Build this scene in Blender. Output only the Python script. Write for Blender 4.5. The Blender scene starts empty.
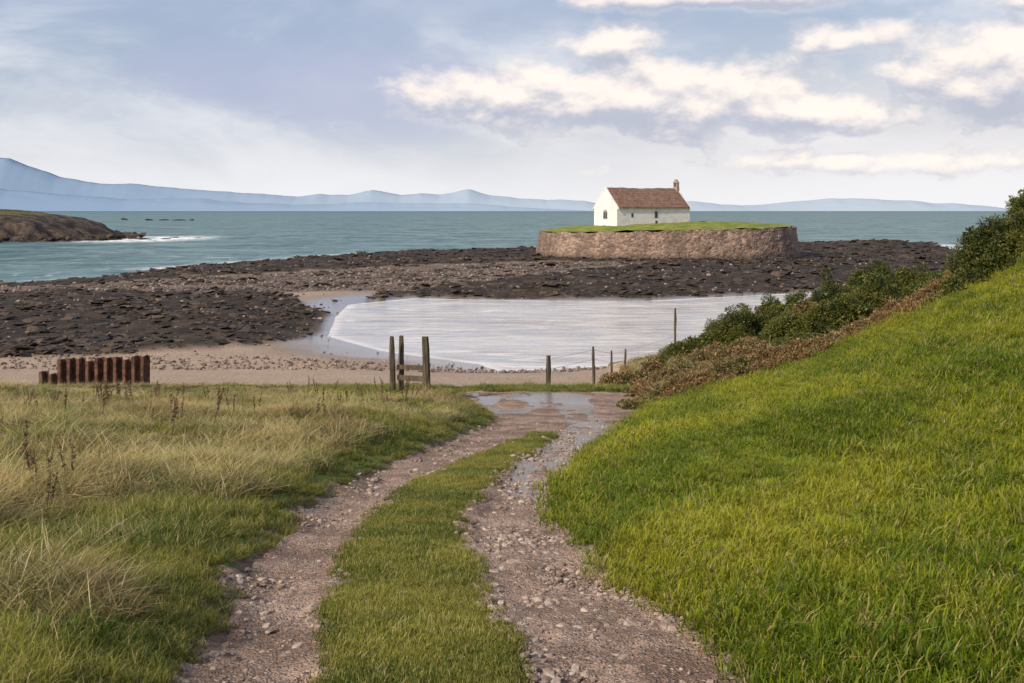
import bpy, math, numpy as np
from mathutils import Vector
R = np.random.RandomState(7)
scene = bpy.context.scene
def link(o):
    scene.collection.objects.link(o); return o

# ---------------------------------------------------------------- noise
def _h(ix, iy, s):
    h = (ix*374761393 + iy*668265263 + s*1442695) & 0xffffffff
    h = ((h ^ (h >> 13))*1274126177) & 0xffffffff
    return ((h ^ (h >> 16)) & 0xffffff)/float(0xffffff)
def vn(x, y, s=0):
    x = np.asarray(x, float); y = np.asarray(y, float)
    fx = np.floor(x); fy = np.floor(y); tx = x-fx; ty = y-fy
    ix = fx.astype(np.int64); iy = fy.astype(np.int64)
    tx = tx*tx*(3-2*tx); ty = ty*ty*(3-2*ty)
    a = _h(ix, iy, s); b = _h(ix+1, iy, s); c = _h(ix, iy+1, s); d = _h(ix+1, iy+1, s)
    return (a*(1-tx)+b*tx)*(1-ty)+(c*(1-tx)+d*tx)*ty
def fbm(x, y, o=4, s=0):
    r = 0; a = .5; t = 0
    for i in range(o):
        r = r+a*vn(x*2**i+i*17.3, y*2**i+i*9.1, s+i); t += a; a *= .5
    return r/t
def sstep(a, b, x):
    t = np.clip((x-a)/(b-a), 0, 1); return t*t*(3-2*t)

def polysd(P, x, y):
    """signed distance, positive inside"""
    d = np.full(x.shape, 1e9); ins = np.zeros(x.shape, bool)
    n = len(P)
    for i in range(n):
        ax, ay = P[i]; bx, by = P[(i+1) % n]
        ex, ey = bx-ax, by-ay
        t = np.clip(((x-ax)*ex+(y-ay)*ey)/(ex*ex+ey*ey), 0, 1)
        d = np.minimum(d, np.hypot(x-ax-t*ex, y-ay-t*ey))
        if ay != by:
            c = ((ay > y) != (by > y)) & (x < ex*(y-ay)/(by-ay)+ax)
            ins ^= c
    return np.where(ins, d, -d)

# ---------------------------------------------------------------- plan of the place (metres, sea level z=0)
LAND = [(-900,-80),(-900,90),(-200,95),(-90,104),(-50.5,118),(-44,129),(-43,155),(-32,184),(-23,209),(5,228),(37,240),
        (63,262),(84,280),(93,262),(80,215),(76,170),(90,145),(200,130),(900,110),(900,-80)]
BAY = [(-8.5,102.5),(.65,100),(11.1,99.5),(24.5,108),(36,119),(62,126),(66,88),(40,68),(24,62),(15,61),(9.6,60),(4.2,57.5),(-.55,55.6),
       (-1.6,58.5),(-7,64),(-11,71.5),(-12.4,83.3),(-13,95.5)]
R1 = [(-43,101),(-26.6,102),(-18.5,99.8),(-13.0,87),(-10.5,76.7),(-11.8,66),(-14.5,60),(-19.3,56.3),(-23.7,55.6),(-70,55),(-90,100)]
PEB = [(-60,105),(-47,107),(-39,110),(-32.6,120),(-25,135),(-12,150),(5,160),(17,157),(18,152),(1.9,127),(-8.4,109),(-18,102),(-26,101),(-42.5,100),(-60,99)]

ys = [-14,0,5.57,6.88,8,9.31,10.97,12.4,14.4,17,19.8,22.5,24.5,27,31.6,35.5]
LLv = [-.6,-1.1,-1.48,-1.74,-1.86,-1.93,-2.0,-2.0,-1.84,-1.48,-1.08,-.7,-.45,-.35,-.9,-1.6]
LRv = [.1,-.5,-.80,-1.01,-1.13,-1.22,-1.28,-1.24,-1.02,-.57,.0,.65,4,5,5,5]
RLv = [.7,.3,.04,-.11,-.26,-.41,-.50,-.45,-.24,.10,.50,.80,-3,-5,-5,-5]
RRv = [2.1,1.75,1.29,1.08,.86,.67,.54,.56,.78,1.16,1.6,2.1,2.5,3.0,3.8,4.3]
def E(t, y):
    return (np.interp(y-.7, ys, t)+np.interp(y, ys, t)+np.interp(y+.7, ys, t))/3
def path_sd(x, y):
    s = np.minimum(np.minimum(x-E(LLv, y), E(RRv, y)-x), np.maximum(E(LRv, y)-x, x-E(RLv, y)))
    return np.minimum(s, 35.0-y)
by = [-40,-10,5.6,31.6,36.5,39,44,50,55,200]
bz = [10.7,7.14,5.3,2.3,2.15,1.7,1.1,.75,.5,.5]
def base(y):
    return (np.interp(y-.8, by, bz)+np.interp(y, by, bz)+np.interp(y+.8, by, bz))/3
def bank(d):
    d = np.maximum(d, 0)
    a = .14*(1-np.exp(-d/.2))+.21*d+.021*d*d
    b = .14+.21*9+.021*81+.38*np.minimum(d-9, 12)
    return np.where(d > 9, b, a)
def yc(x):
    return 30.5-.55*(x-3)
def H(x, y, masks=False):
    x = np.asarray(x, float); y = np.asarray(y, float)
    b = base(y)
    d = x-E(RRv, y)
    c = np.maximum(yc(np.minimum(x, 22)), 18)
    t = sstep(0, 7, y-c)
    far = np.maximum(0, x-2.3)*.2*sstep(60, 50, y)
    far = np.where(far > 4, 4+.2*(far-4), far)
    hr = np.where(d > 0, bank(d)*(1-t)+far*t, 0)
    hr = hr+np.where(d > 0, (fbm(x*.5, y*.5, 3, 3)-.5)*.42*np.clip(d, 0, 1), 0)
    e = E(LLv, y)-x
    calm = sstep(36, 27, y)
    hl = np.where(e > 0, (.26*(1-np.exp(-np.maximum(e, 0)/.5))+.012*np.clip(e, 0, 20))*sstep(36, 26, y) + (fbm(x*.35, y*.35, 3, 5)-.45)*.7*np.clip(e/1.5, 0, 1)*np.maximum(calm, .5*sstep(6, 9, -x)*sstep(45, 36, y)), 0)
    near = b+hr+hl
    s = path_sd(x, y)
    rut = sstep(-.12, .3, s)
    near = near-.07*rut*sstep(31, 24, y)+(vn(x*1.3, y*.9, 8)-.5)*.05*rut
    dL = polysd(LAND, x, y); dB = -polysd(BAY, x, y)
    w = (fbm(x*.12, y*.12, 3, 11)-.5)*5
    co = np.minimum(dL+w*1.2, dB+w*.35*sstep(0, 6, np.abs(dB)))
    coast = np.where(co > 0, np.minimum(co*.07, .62+.1*np.sin(x*.1)), np.maximum(co*.08, -2.5))
    rk = np.maximum(polysd(R1, x, y)+w*.7, np.minimum(np.minimum(dL, dB-.5), np.minimum(y-99+.0*x, x+12)+w*.3))
    rk = np.maximum(rk, np.minimum(y-106+w, dL))
    rk = np.minimum(rk, dB-.3)
    pb = polysd(PEB, x, y)+w*1.1
    rk = np.minimum(rk, -pb)
    rm = sstep(-.5, 1.2, rk)
    rough = fbm(x*.5+y*.2, y*.5, 4, 21)
    rock = rm*(np.round((rough-.36)*9)/9*.4+(rough-.4)*.4+.06)
    coast = coast+np.where(co > -1.5, rock, 0)
    tt = sstep(47, 57, y)
    z = near*(1-tt)+coast*tt
    z = z+far*(tt)*sstep(60, 50, y)*t*(x > 2.3)
    if masks:
        return z, s, rm*tt, sstep(-1, 1, pb)*tt, co, t, d, e, tt
    return z

# ---------------------------------------------------------------- mesh helpers
def mesh_obj(name, V, F, mat=None, smooth=False, parent=None, lnk=True):
    me = bpy.data.meshes.new(name)
    V = np.asarray(V, float)
    if isinstance(F, np.ndarray):
        k = F.shape[1]
        me.vertices.add(len(V)); me.vertices.foreach_set('co', V.ravel())
        me.loops.add(F.size); me.loops.foreach_set('vertex_index', F.ravel().astype(np.int32))
        me.polygons.add(len(F)); me.polygons.foreach_set('loop_start', np.arange(0, F.size, k, dtype=np.int32))
        me.update(calc_edges=True)
    else:
        me.from_pydata([tuple(v) for v in V], [], F)
    if smooth:
        me.polygons.foreach_set('use_smooth', np.ones(len(me.polygons), bool))
    me.validate()
    o = bpy.data.objects.new(name, me)
    if mat: me.materials.append(mat)
    if parent: o.parent = parent
    if lnk: link(o)
    return o
def grid_faces(nr, nc):
    i = np.arange(nr-1)[:, None]*nc+np.arange(nc-1)[None, :]
    i = i.ravel()
    return np.stack([i, i+1, i+nc+1, i+nc], 1)
def fattr(o, name, v):
    a = o.data.attributes.new(name, 'FLOAT', 'POINT'); a.data.foreach_set('value', np.asarray(v, np.float32).ravel())
def cattr(o, name, c):
    a = o.data.attributes.new(name, 'FLOAT_COLOR', 'POINT')
    c4 = np.ones((len(c), 4), np.float32); c4[:, :3] = c
    a.data.foreach_set('color', c4.ravel())

# ---------------------------------------------------------------- node helpers
class NT:
    def __init__(s, tree):
        s.t = tree; s.n = tree.nodes; s.l = tree.links
    def new(s, t, **k):
        n = s.n.new(t)
        for a, b in k.items(): setattr(n, a, b)
        return n
    def put(s, sock, v):
        if isinstance(v, bpy.types.NodeSocket): s.l.new(v, sock)
        elif v is not None:
            if hasattr(sock, 'default_value'):
                try: sock.default_value = v
                except Exception: sock.default_value = (*v, 1)
    def m(s, op, a, b=None, c=None, clamp=False):
        n = s.new('ShaderNodeMath', operation=op); n.use_clamp = clamp
        s.put(n.inputs[0], a); s.put(n.inputs[1], b); s.put(n.inputs[2], c); return n.outputs[0]
    def vm(s, op, a, b=None):
        n = s.new('ShaderNodeVectorMath', operation=op)
        s.put(n.inputs[0], a); s.put(n.inputs[1], b)
        return n.outputs['Value'] if op in ('LENGTH', 'DOT_PRODUCT') else n.outputs[0]
    def mix(s, f, a, b, mode='MIX'):
        n = s.new('ShaderNodeMix', data_type='RGBA', blend_type=mode)
        s.put(n.inputs[0], f); s.put(n.inputs[6], a); s.put(n.inputs[7], b); return n.outputs[2]
    def noise(s, vec, scale, detail=4, rough=.55, dist=0):
        n = s.new('ShaderNodeTexNoise')
        s.put(n.inputs['Vector'], vec); n.inputs['Scale'].default_value = scale
        n.inputs['Detail'].default_value = detail; n.inputs['Roughness'].default_value = rough
        n.inputs['Distortion'].default_value = dist; return n.outputs[0]
    def mr(s, v, a, b, c=0, d=1, smooth=True):
        n = s.new('ShaderNodeMapRange'); n.interpolation_type = 'SMOOTHSTEP' if smooth else 'LINEAR'
        s.put(n.inputs[0], v)
        for i, q in enumerate((a, b, c, d)): n.inputs[i+1].default_value = q
        return n.outputs[0]
    def attr(s, name):
        return s.new('ShaderNodeAttribute', attribute_name=name)
    def pos(s):
        return s.new('ShaderNodeNewGeometry').outputs['Position']
    def bump(s, h, st, dist):
        n = s.new('ShaderNodeBump'); n.inputs['Strength'].default_value = st; n.inputs['Distance'].default_value = dist
        s.put(n.inputs['Height'], h); return n.outputs[0]
def C(*c): return (c[0], c[1], c[2], 1)
def mat(name):
    m = bpy.data.materials.new(name); m.use_nodes = True
    nt = NT(m.node_tree); p = m.node_tree.nodes['Principled BSDF']
    p.inputs['Specular IOR Level'].default_value = .25
    p.inputs['Roughness'].default_value = .85
    return m, nt, p
def out(nt): return nt.n['Material Output'].inputs[0]

def grass_mat(name, c1, c2, nscale=.5, lo=.35, hi=.65, rnd=.5, trans=.35, dark=.45, gain=1.0, c3=None, stretch=(1, 1, 1), patch=None):
    m, nt, p = mat(name)
    P = nt.pos(); n = nt.noise(nt.vm('MULTIPLY', P, stretch), nscale, 4)
    br = nt.attr('br').outputs['Fac']; bt = nt.attr('bt').outputs['Fac']
    orr = nt.new('ShaderNodeObjectInfo').outputs['Random']
    f = nt.mr(n, lo, hi)
    f = nt.m('ADD', f, nt.m('MULTIPLY', nt.m('SUBTRACT', br, .5), rnd*1.6))
    f = nt.m('ADD', f, nt.m('MULTIPLY', nt.m('SUBTRACT', orr, .5), rnd), clamp=True)
    col = nt.mix(f, C(*c1), C(*c2))
    if patch:
        col = nt.mix(nt.mr(nt.noise(P, .23, 3), .5, .66, 0, .7), col, C(*patch))
    if c3:
        k = nt.mr(nt.m('FRACT', nt.m('MULTIPLY', br, 7.31)), .8, .9)
        col = nt.mix(k, col, C(*c3))
    sh = nt.m('MULTIPLY', nt.m('ADD', dark, nt.m('MULTIPLY', bt, 1-dark)), gain)  # self-shading painted in: colour darkens towards blade roots and inner leaves
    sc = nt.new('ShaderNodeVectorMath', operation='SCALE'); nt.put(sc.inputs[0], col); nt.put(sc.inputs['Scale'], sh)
    nt.put(p.inputs['Base Color'], sc.outputs[0]); p.inputs['Roughness'].default_value = .5
    tr = nt.new('ShaderNodeBsdfTranslucent'); nt.put(tr.inputs[0], sc.outputs[0])
    mx = nt.new('ShaderNodeMixShader'); mx.inputs[0].default_value = trans
    nt.l.new(p.outputs[0], mx.inputs[1]); nt.l.new(tr.outputs[0], mx.inputs[2]); nt.l.new(mx.outputs[0], out(nt))
    return m

# ---------------------------------------------------------------- templates + instancing
def template_coll(name, objs):
    c = bpy.data.collections.new(name)
    for o in objs: c.objects.link(o)
    return c
def clump(name, n, r, h0, h1, w, bend, seg, m, seed, lean=.2, heads=0):
    q = np.random.RandomState(seed); V = []; F = []; T = []; B = []
    for i in range(n):
        a = q.rand()*6.283; rr = r*math.sqrt(q.rand()); bx, byy = rr*math.cos(a), rr*math.sin(a)
        az = q.rand()*6.283; dx, dy = math.cos(az), math.sin(az)
        h = h0+(h1-h0)*q.rand()**1.5; bd = bend*(.3+q.rand()*1.1); ln = lean*q.rand()
        hd = i < heads
        if hd: h = h1*(.9+.2*q.rand()); bd *= .6
        fa = az+math.pi/2+q.randn()*.5; wx, wy = math.cos(fa), math.sin(fa)
        i0 = len(V); br = q.rand()
        for k in range(seg+1):
            t = k/seg; o = h*(ln*t+bd*t*t)*.8; z = h*(t-.38*bd*t*t)
            ww = w*(1-t**1.4)*.5
            if hd: ww = w*.12 if t < .7 else w*.32
            if k < seg:
                V += [(bx+dx*o-wx*ww, byy+dy*o-wy*ww, z-.01), (bx+dx*o+wx*ww, byy+dy*o+wy*ww, z-.01)]; T += [t, t]; B += [br, br]
            else:
                V.append((bx+dx*o, byy+dy*o, z-.01)); T.append(t); B.append(br)
        for k in range(seg-1):
            j = i0+2*k; F.append((j, j+1, j+3, j+2))
        j = i0+2*(seg-1); F.append((j, j+1, j+2))
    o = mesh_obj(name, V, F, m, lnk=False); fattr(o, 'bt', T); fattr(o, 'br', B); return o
def leafball(name, n, r, ls, m, seed, spiky=False):
    q = np.random.RandomState(seed); V = []; F = []; T = []; B = []
    for i in range(n):
        d = q.randn(3); d /= np.linalg.norm(d); rr = r*q.rand()**.45
        p = d*rr; p[2] *= .8
        u = d*.8+q.randn(3)*.6; u /= np.linalg.norm(u); v = np.cross(u, q.randn(3)); v /= np.linalg.norm(v)
        L = ls*(.6+q.rand()*.8); W = L*(.12 if spiky else .34)
        i0 = len(V); br = q.rand()
        for a, b in ((0, 0), (.5, 1), (1, 0), (.5, -1)):
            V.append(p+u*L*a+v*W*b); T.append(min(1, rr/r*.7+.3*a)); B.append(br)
        F.append((i0, i0+1, i0+2, i0+3))
    o = mesh_obj(name, V, F, m, lnk=False); fattr(o, 'bt', T); fattr(o, 'br', B); return o
def rock_t(name, m, seed, flat=.6, sub=2):
    import bmesh
    bm = bmesh.new(); bmesh.ops.create_icosphere(bm, subdivisions=sub, radius=.5)
    q = np.random.RandomState(seed)
    pl = [q.randn(3) for _ in range(9)]
    pl = [(a/np.linalg.norm(a), .27+.17*q.rand()) for a in pl]
    for v in bm.verts:
        c = np.array(v.co)
        for n, d in pl:
            k = c@n-d
            if k > 0: c = c-n*k*.85
        c = c+q.randn(3)*.02
        v.co = (c[0]*1.15, c[1], c[2]*flat)
    me = bpy.data.meshes.new(name); bm.to_mesh(me); bm.free(); me.materials.append(m)
    return bpy.data.objects.new(name, me)
def scatter(name, P, rot, scl, idx, coll):
    P = np.asarray(P, float)
    me = bpy.data.meshes.new(name); me.vertices.add(len(P)); me.vertices.foreach_set('co', P.ravel())
    o = bpy.data.objects.new(name, me); link(o)
    a = me.attributes.new('rot', 'FLOAT_VECTOR', 'POINT'); a.data.foreach_set('vector', np.asarray(rot, np.float32).ravel())
    scl = np.asarray(scl, np.float32)
    if scl.ndim == 1: scl = np.stack([scl]*3, 1)
    a = me.attributes.new('scl', 'FLOAT_VECTOR', 'POINT'); a.data.foreach_set('vector', scl.ravel())
    a = me.attributes.new('idx', 'INT', 'POINT'); a.data.foreach_set('value', np.asarray(idx, np.int32))
    ng = bpy.data.node_groups.new(name+'_gn', 'GeometryNodeTree')
    ng.interface.new_socket(name='Geometry', in_out='INPUT', socket_type='NodeSocketGeometry')
    ng.interface.new_socket(name='Geometry', in_out='OUTPUT', socket_type='NodeSocketGeometry')
    N = ng.nodes; L = ng.links
    gi = N.new('NodeGroupInput'); go = N.new('NodeGroupOutput'); ip = N.new('GeometryNodeInstanceOnPoints')
    ci = N.new('GeometryNodeCollectionInfo'); ci.inputs['Collection'].default_value = coll
    ci.inputs['Separate Children'].default_value = True; ci.inputs['Reset Children'].default_value = True
    def na(nm, ty):
        n = N.new('GeometryNodeInputNamedAttribute'); n.data_type = ty; n.inputs['Name'].default_value = nm
        return [s for s in n.outputs if s.enabled and s.name == 'Attribute'][0]
    er = N.new('FunctionNodeEulerToRotation'); L.new(na('rot', 'FLOAT_VECTOR'), er.inputs[0])
    L.new(gi.outputs[0], ip.inputs['Points']); L.new(ci.outputs[0], ip.inputs['Instance'])
    ip.inputs['Pick Instance'].default_value = True
    L.new(na('idx', 'INT'), ip.inputs['Instance Index']); L.new(er.outputs[0], ip.inputs['Rotation'])
    L.new(na('scl', 'FLOAT_VECTOR'), ip.inputs['Scale']); L.new(ip.outputs[0], go.inputs[0])
    md = o.modifiers.new('scatter', 'NODES'); md.node_group = ng
    return o
def zrot(n, tilt=.08):
    return np.stack([R.randn(n)*tilt, R.randn(n)*tilt, R.rand(n)*6.283], 1)

# ================================================================ TERRAIN
u = [0.]; st = .05
while u[-1] < 700:
    u.append(u[-1]+(.05 if u[-1] < 1.5 else .05+.022*(u[-1]-1.5)))
u = np.array(u); u = np.concatenate([-u[:0:-1], u])
yy = np.concatenate([np.arange(-30, 2.5, .5), np.arange(2.5, 15, .07), np.arange(15, 36, .13), np.arange(36, 62, .22), np.arange(62, 130, .45), np.arange(130, 300, 1.3), [320, 400, 600, 1000]])
s = np.maximum(1, yy/14)
X = u[None, :]*s[:, None]; Y = np.repeat(yy[:, None], len(u), 1)
X = X.ravel(); Y = Y.ravel()
Z, sd, rm, pbm, co, tb, dR, eL, tt = H(X, Y, True)
n1 = fbm(X*.6, Y*.6, 4, 31); n2 = fbm(X*4, Y*4, 3, 37); n3 = fbm(X*.15, Y*.15, 3, 41)
def L3(c): return np.array(c)[None, :]
def mixc(a, b, f): return a*(1-f[:, None])+b*f[:, None]
lawn = mixc(L3((.12,.18,.012)), L3((.18,.22,.025)), n1)
wild = mixc(L3((.10,.10,.025)), L3((.28,.21,.09)), sstep(.35, .65, n1))
verge = L3((.09,.13,.02))+0*wild
col = np.where((eL > 0)[:, None], mixc(verge, wild, sstep(.2, 1.2, eL+n2-.5)), verge)
col = np.where((dR > 0)[:, None], mixc(lawn, wild*.85, sstep(-.5, .8, tb*7-1.0)), col)
dirt = L3((.19,.12,.09))+0*col
col = mixc(col, dirt*.8, sstep(-.16, .02, sd+(n2-.5)*.25))
sand = mixc(L3((.38,.28,.21)), L3((.30,.22,.165)), n1)
wet = sstep(7, .8, co+(n3-.5)*4)*tt
sand = mixc(sand, L3((.19,.145,.12)), wet)
rockc = mixc(L3((.018,.013,.010)), L3((.070,.048,.035)), sstep(.35, .75, n2*.6+n1*.4))
pebc = mixc(L3((.08,.058,.047)), L3((.19,.14,.115)), sstep(.3, .7, n2*.5+n1*.5))
fore = mixc(sand, rockc, rm); fore = mixc(fore, pebc, pbm)
bt_ = sstep(38.5, 42.5, Y+(n1-.5)*4)*(1-sstep(1.2, 2.2, Z-.9+.2*n1))
bt_ = np.maximum(bt_, sstep(54, 60, Y))
col = mixc(col, fore, bt_)
ter = mesh_obj('ground', np.stack([X, Y, Z], 1), grid_faces(len(yy), len(u)), smooth=True)
cattr(ter, 'Col', col); fattr(ter, 'wet', wet*(1-rm)*(1-pbm))
m, nt, p = mat('ground_mat')
P = nt.pos(); c = nt.attr('Col').outputs['Color']
f = nt.noise(P, 9, 6, .65); g = nt.noise(P, 55, 4, .6)
k = nt.m('ADD', nt.mr(f, .3, .7, .6, 1.35), nt.mr(g, .3, .7, -.2, .2))
sc = nt.new('ShaderNodeVectorMath', operation='SCALE'); nt.put(sc.inputs[0], c); nt.put(sc.inputs['Scale'], k)
nt.put(p.inputs['Base Color'], sc.outputs[0])
w = nt.attr('wet').outputs['Fac']; nt.put(p.inputs['Roughness'], nt.mr(w, .2, .9, .9, .12))
nt.put(p.inputs['Specular IOR Level'], nt.mr(w, .2, .9, .25, 1.0))
nt.put(p.inputs['Normal'], nt.bump(nt.m('MULTIPLY', nt.m('ADD', f, nt.m('MULTIPLY', g, .4)), nt.mr(w, .3, 1, 1, .12)), .5, .08))
ter.data.materials.append(m)

# ================================================================ TRACK
NC = 150
ty = np.concatenate([np.arange(-8, 3, .25), np.arange(3, 14, .035), np.arange(14, 35.4, .07)])
tu = np.linspace(0, 1, NC)
a = E(LLv, ty)-.35; b = E(RRv, ty)+.35
X = (a[:, None]+(b-a)[:, None]*tu[None, :]).ravel(); Y = np.repeat(ty[:, None], NC, 1).ravel()
z0 = H(X, Y); sd = path_sd(X, Y)+(fbm(X*3, Y*3, 3, 51)-.5)*.38+(vn(X*14, Y*14, 55)-.5)*.1
on = sstep(-.04, .06, sd)
grav = (fbm(X*11, Y*11, 3, 61)-.5)*.035+(fbm(X*3, Y*2.2, 2, 63)-.5)*.045
lowness = fbm(X*1.6, Y*.6, 4, 71)
mid = np.interp(Y, [10, 16, 20, 25, 31, 36], [.05, .45, .95, 1.6, 1.5, .6])
wetm = sstep(.34, .48, fbm(X*2.6, Y*1.1, 4, 73))*sstep(11, 15, Y)*np.exp(-((X-mid)/.42)**2)*1.25
wetm = np.maximum(wetm, sstep(.55, .60, lowness)*sstep(27, 30, Y))
Z = z0+on*(.03+grav*(1-.8*np.clip(wetm, 0, 1)))-(1-on)*.06
trk = mesh_obj('dirt_track', np.stack([X, Y, Z], 1), grid_faces(len(ty), NC), smooth=True)
fattr(trk, 'wet', wetm)
m, nt, p = mat('gravel_track_mat')
P = nt.pos()
vo = nt.new('ShaderNodeTexVoronoi'); nt.put(vo.inputs['Vector'], P); vo.inputs['Scale'].default_value = 30
vo2 = nt.new('ShaderNodeTexVoronoi'); nt.put(vo2.inputs['Vector'], P); vo2.inputs['Scale'].default_value = 70
n = nt.noise(P, 1.3, 5, .6); nf = nt.noise(P, 32, 4)
base_c = nt.mix(nt.mr(n, .35, .65), C(.19,.118,.086), C(.39,.27,.21))
hs = nt.new('ShaderNodeSeparateColor'); nt.put(hs.inputs[0], vo.outputs['Color'])
st = nt.mix(hs.outputs[0], C(.11,.085,.072), C(.46,.37,.32))
fac = nt.m('MULTIPLY', nt.mr(hs.outputs[1], .45, .6), nt.mr(vo.outputs['Distance'], .45, .3))
cc = nt.mix(fac, base_c, st)
cc = nt.mix(.7, cc, nt.mix(nt.mr(nf, .3, .7), C(.25,.25,.25), C(.75,.75,.75)), 'OVERLAY')
w = nt.attr('wet').outputs['Fac']; wf = nt.mr(nt.m('ADD', w, nt.m('MULTIPLY', nt.m('SUBTRACT', nf, .5), .9)), .35, .6)
cc = nt.mix(wf, cc, nt.mix(1, cc, C(.42,.38,.36), 'MULTIPLY'))
nt.put(p.inputs['Base Color'], cc); nt.put(p.inputs['Roughness'], nt.mr(wf, 0, 1, .85, .08))
nt.put(p.inputs['Specular IOR Level'], nt.mr(wf, 0, 1, .3, 1.0))
hh = nt.m('ADD', nt.m('MULTIPLY', nt.m('SUBTRACT', 1, vo.outputs['Distance']), fac), nt.m('ADD', nt.m('MULTIPLY', nf, .7), nt.m('MULTIPLY', vo2.outputs['Distance'], -.5)))
hh = nt.m('MULTIPLY', hh, nt.mr(wf, 0, 1, 1, .08))
nt.put(p.inputs['Normal'], nt.bump(hh, 1.0, .03))
trk.data.materials.append(m)

def stone_mat(name, c1, c2, sc=3, rough=.8, bumpd=.01, nsc=20):
    m, nt, p = mat(name)
    r = nt.new('ShaderNodeObjectInfo').outputs['Random']; P = nt.pos()
    f = nt.noise(P, nsc, 4)
    cc = nt.mix(nt.m('ADD', nt.m('MULTIPLY', nt.m('POWER', r, 1.6), .75), nt.mr(f, .3, .7, -.15, .35), clamp=True), C(*c1), C(*c2))
    nt.put(p.inputs['Base Color'], cc); p.inputs['Roughness'].default_value = rough
    nt.put(p.inputs['Normal'], nt.bump(f, .6, bumpd)); return m
M_grav = stone_mat('gravel_stone', (.14,.095,.075), (.44,.35,.30))
grav_c = template_coll('gravel_templates', [rock_t('gs%d' % i, M_grav, 100+i, .6, 1 if i else 2) for i in range(6)])
n = 115000
Y = 3.5+24*R.rand(n)**1.9; a = E(LLv, Y)-.1; b = E(RRv, Y)+.1; X = a+(b-a)*R.rand(n)
s_ = path_sd(X, Y)+(fbm(X*3, Y*3, 3, 51)-.5)*.38
dens = sstep(-.03, .1, s_)*(.2+.9*sstep(.46, .64, fbm(X*1.5, Y*1.0, 3, 81)))
dens *= np.where(X > (a+b)/2, 1.0, .5)*sstep(30, 16, Y)
k = R.rand(n) < dens*.65; X, Y = X[k], Y[k]; n = len(X)
sz = .010+.055*R.rand(n)**7; sz *= 1+.3*(Y > 12)
scatter('gravel', np.stack([X, Y, H(X, Y)+.026], 1), np.stack([R.randn(n)*.3, R.randn(n)*.3, R.rand(n)*6.28], 1), sz*1.3, R.randint(0, 6, n), grav_c)

# reef rocks
M_rock = stone_mat('reef_rock', (.012,.009,.007), (.105,.070,.048), rough=.7, nsc=3, bumpd=.08)
rock_c = template_coll('rock_templates', [rock_t('rk%d' % i, M_rock, 200+i, .36, 1 if i < 4 else 2) for i in range(6)])
n = 140000
Y = 54+230*R.rand(n)**1.9; X = (R.rand(n)*2-1)*.5*Y
z, sd, rm, pbm, co, tb, dR, eL, tt = H(X, Y, True)
isl = ((np.abs(X-23.3)/19)**2.6+(np.abs(Y-183)/18)**2.6) < 1
k = ((rm > .5) | ((pbm > .5) & (fbm(X*.2, Y*.2, 3, 92) > .44)) | ((R.rand(n) < .1) & (co > -3) & (co < 2.5) & (Y > 62) & (np.abs(X) > 14) & (polysd(BAY, X, Y) < -1))) & (z > -.35) & ~isl & (R.rand(n) < .2+.5*sstep(.4, .6, fbm(X*.3, Y*.2, 3, 91)))
X, Y, z = X[k], Y[k], z[k]; n = len(X)
sz = (.13+.70*R.rand(n)**6)*(.75+Y*.006)
S = np.stack([sz*(1+.6*R.rand(n)), sz, sz*(.5+.4*R.rand(n))], 1)
scatter('reef_rocks', np.stack([X, Y, z+.02*sz], 1), np.stack([R.randn(n)*.17, R.randn(n)*.17, R.rand(n)*6.28], 1), S, R.randint(0, 6, n), rock_c)
M_peb = stone_mat('beach_pebble', (.09,.065,.055), (.34,.26,.225), nsc=5, bumpd=.02)
peb_c = template_coll('pebble_templates', [rock_t('pb%d' % i, M_peb, 300+i, .6, 1) for i in range(5)])
n = 60000
Y = 52+120*R.rand(n)**1.2; X = (R.rand(n)*2-1)*.5*Y
z, sd, rm, pbm, co, tb, dR, eL, tt = H(X, Y, True)
near = sstep(57.8, 55.8, Y+(fbm(X*.3, Y*.3, 2, 95)-.5)*3)*.5
k = R.rand(n) < np.maximum((pbm > .4)*.4, near*(X < 6))+.02+.05*(rm > .5)
k &= (z > 0) & (z < 1.6); X, Y, z = X[k], Y[k], z[k]; n = len(X)
sz = np.where(Y < 80, .07+.2*R.rand(n)**2, .14+.36*R.rand(n)**3)
scatter('beach_pebbles', np.stack([X, Y, z+.04], 1), zrot(n, .3), sz, R.randint(0, 5, n), peb_c)

# ================================================================ SEA
us = np.concatenate([[0], np.cumsum(np.full(60, .008)), .48+np.cumsum(.01*1.12**np.arange(50))]); us = np.concatenate([-us[:0:-1], us])
yy = np.concatenate([np.arange(50, 130, .6), np.arange(130, 300, 2.5), 300*1.06**np.arange(0, 90)])
X = (us[None, :]*yy[:, None]).ravel(); Y = np.repeat(yy[:, None], len(us), 1).ravel()
sea = mesh_obj('sea', np.stack([X, Y, 0*X], 1), grid_faces(len(yy), len(us)), smooth=True)
dB = polysd(BAY, X, Y); dL = -polysd(LAND, X, Y)
fattr(sea, 'bay', sstep(-6, -2, dB)*(Y < 135)); fattr(sea, 'shore', np.where(dB > -6, np.clip(dB, 0, 60), np.clip(dL, 0, 60)))
fattr(sea, 'surf', np.maximum(1.2*sstep(17, 5, np.hypot((X+95)*.8, (Y-315)*.35)), .8*sstep(9, 1, dL)*(Y > 150)))
m, nt, p = mat('sea_water')
P = nt.pos(); bay = nt.attr('bay').outputs['Fac']; shore = nt.attr('shore').outputs['Fac']
def sp(a, b): return nt.vm('MULTIPLY', P, (a, b, 1))
w1 = nt.noise(sp(.35, .9), 1, 5, .6); w2 = nt.noise(sp(.05, .05), 1, 8, .8); w3 = nt.noise(sp(.005, .009), 1, 4)
w4 = nt.noise(sp(.25, .12), 1, 3, .6)
b1 = nt.noise(sp(.10, .55), 1, 6, .62, 2.2)
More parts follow.
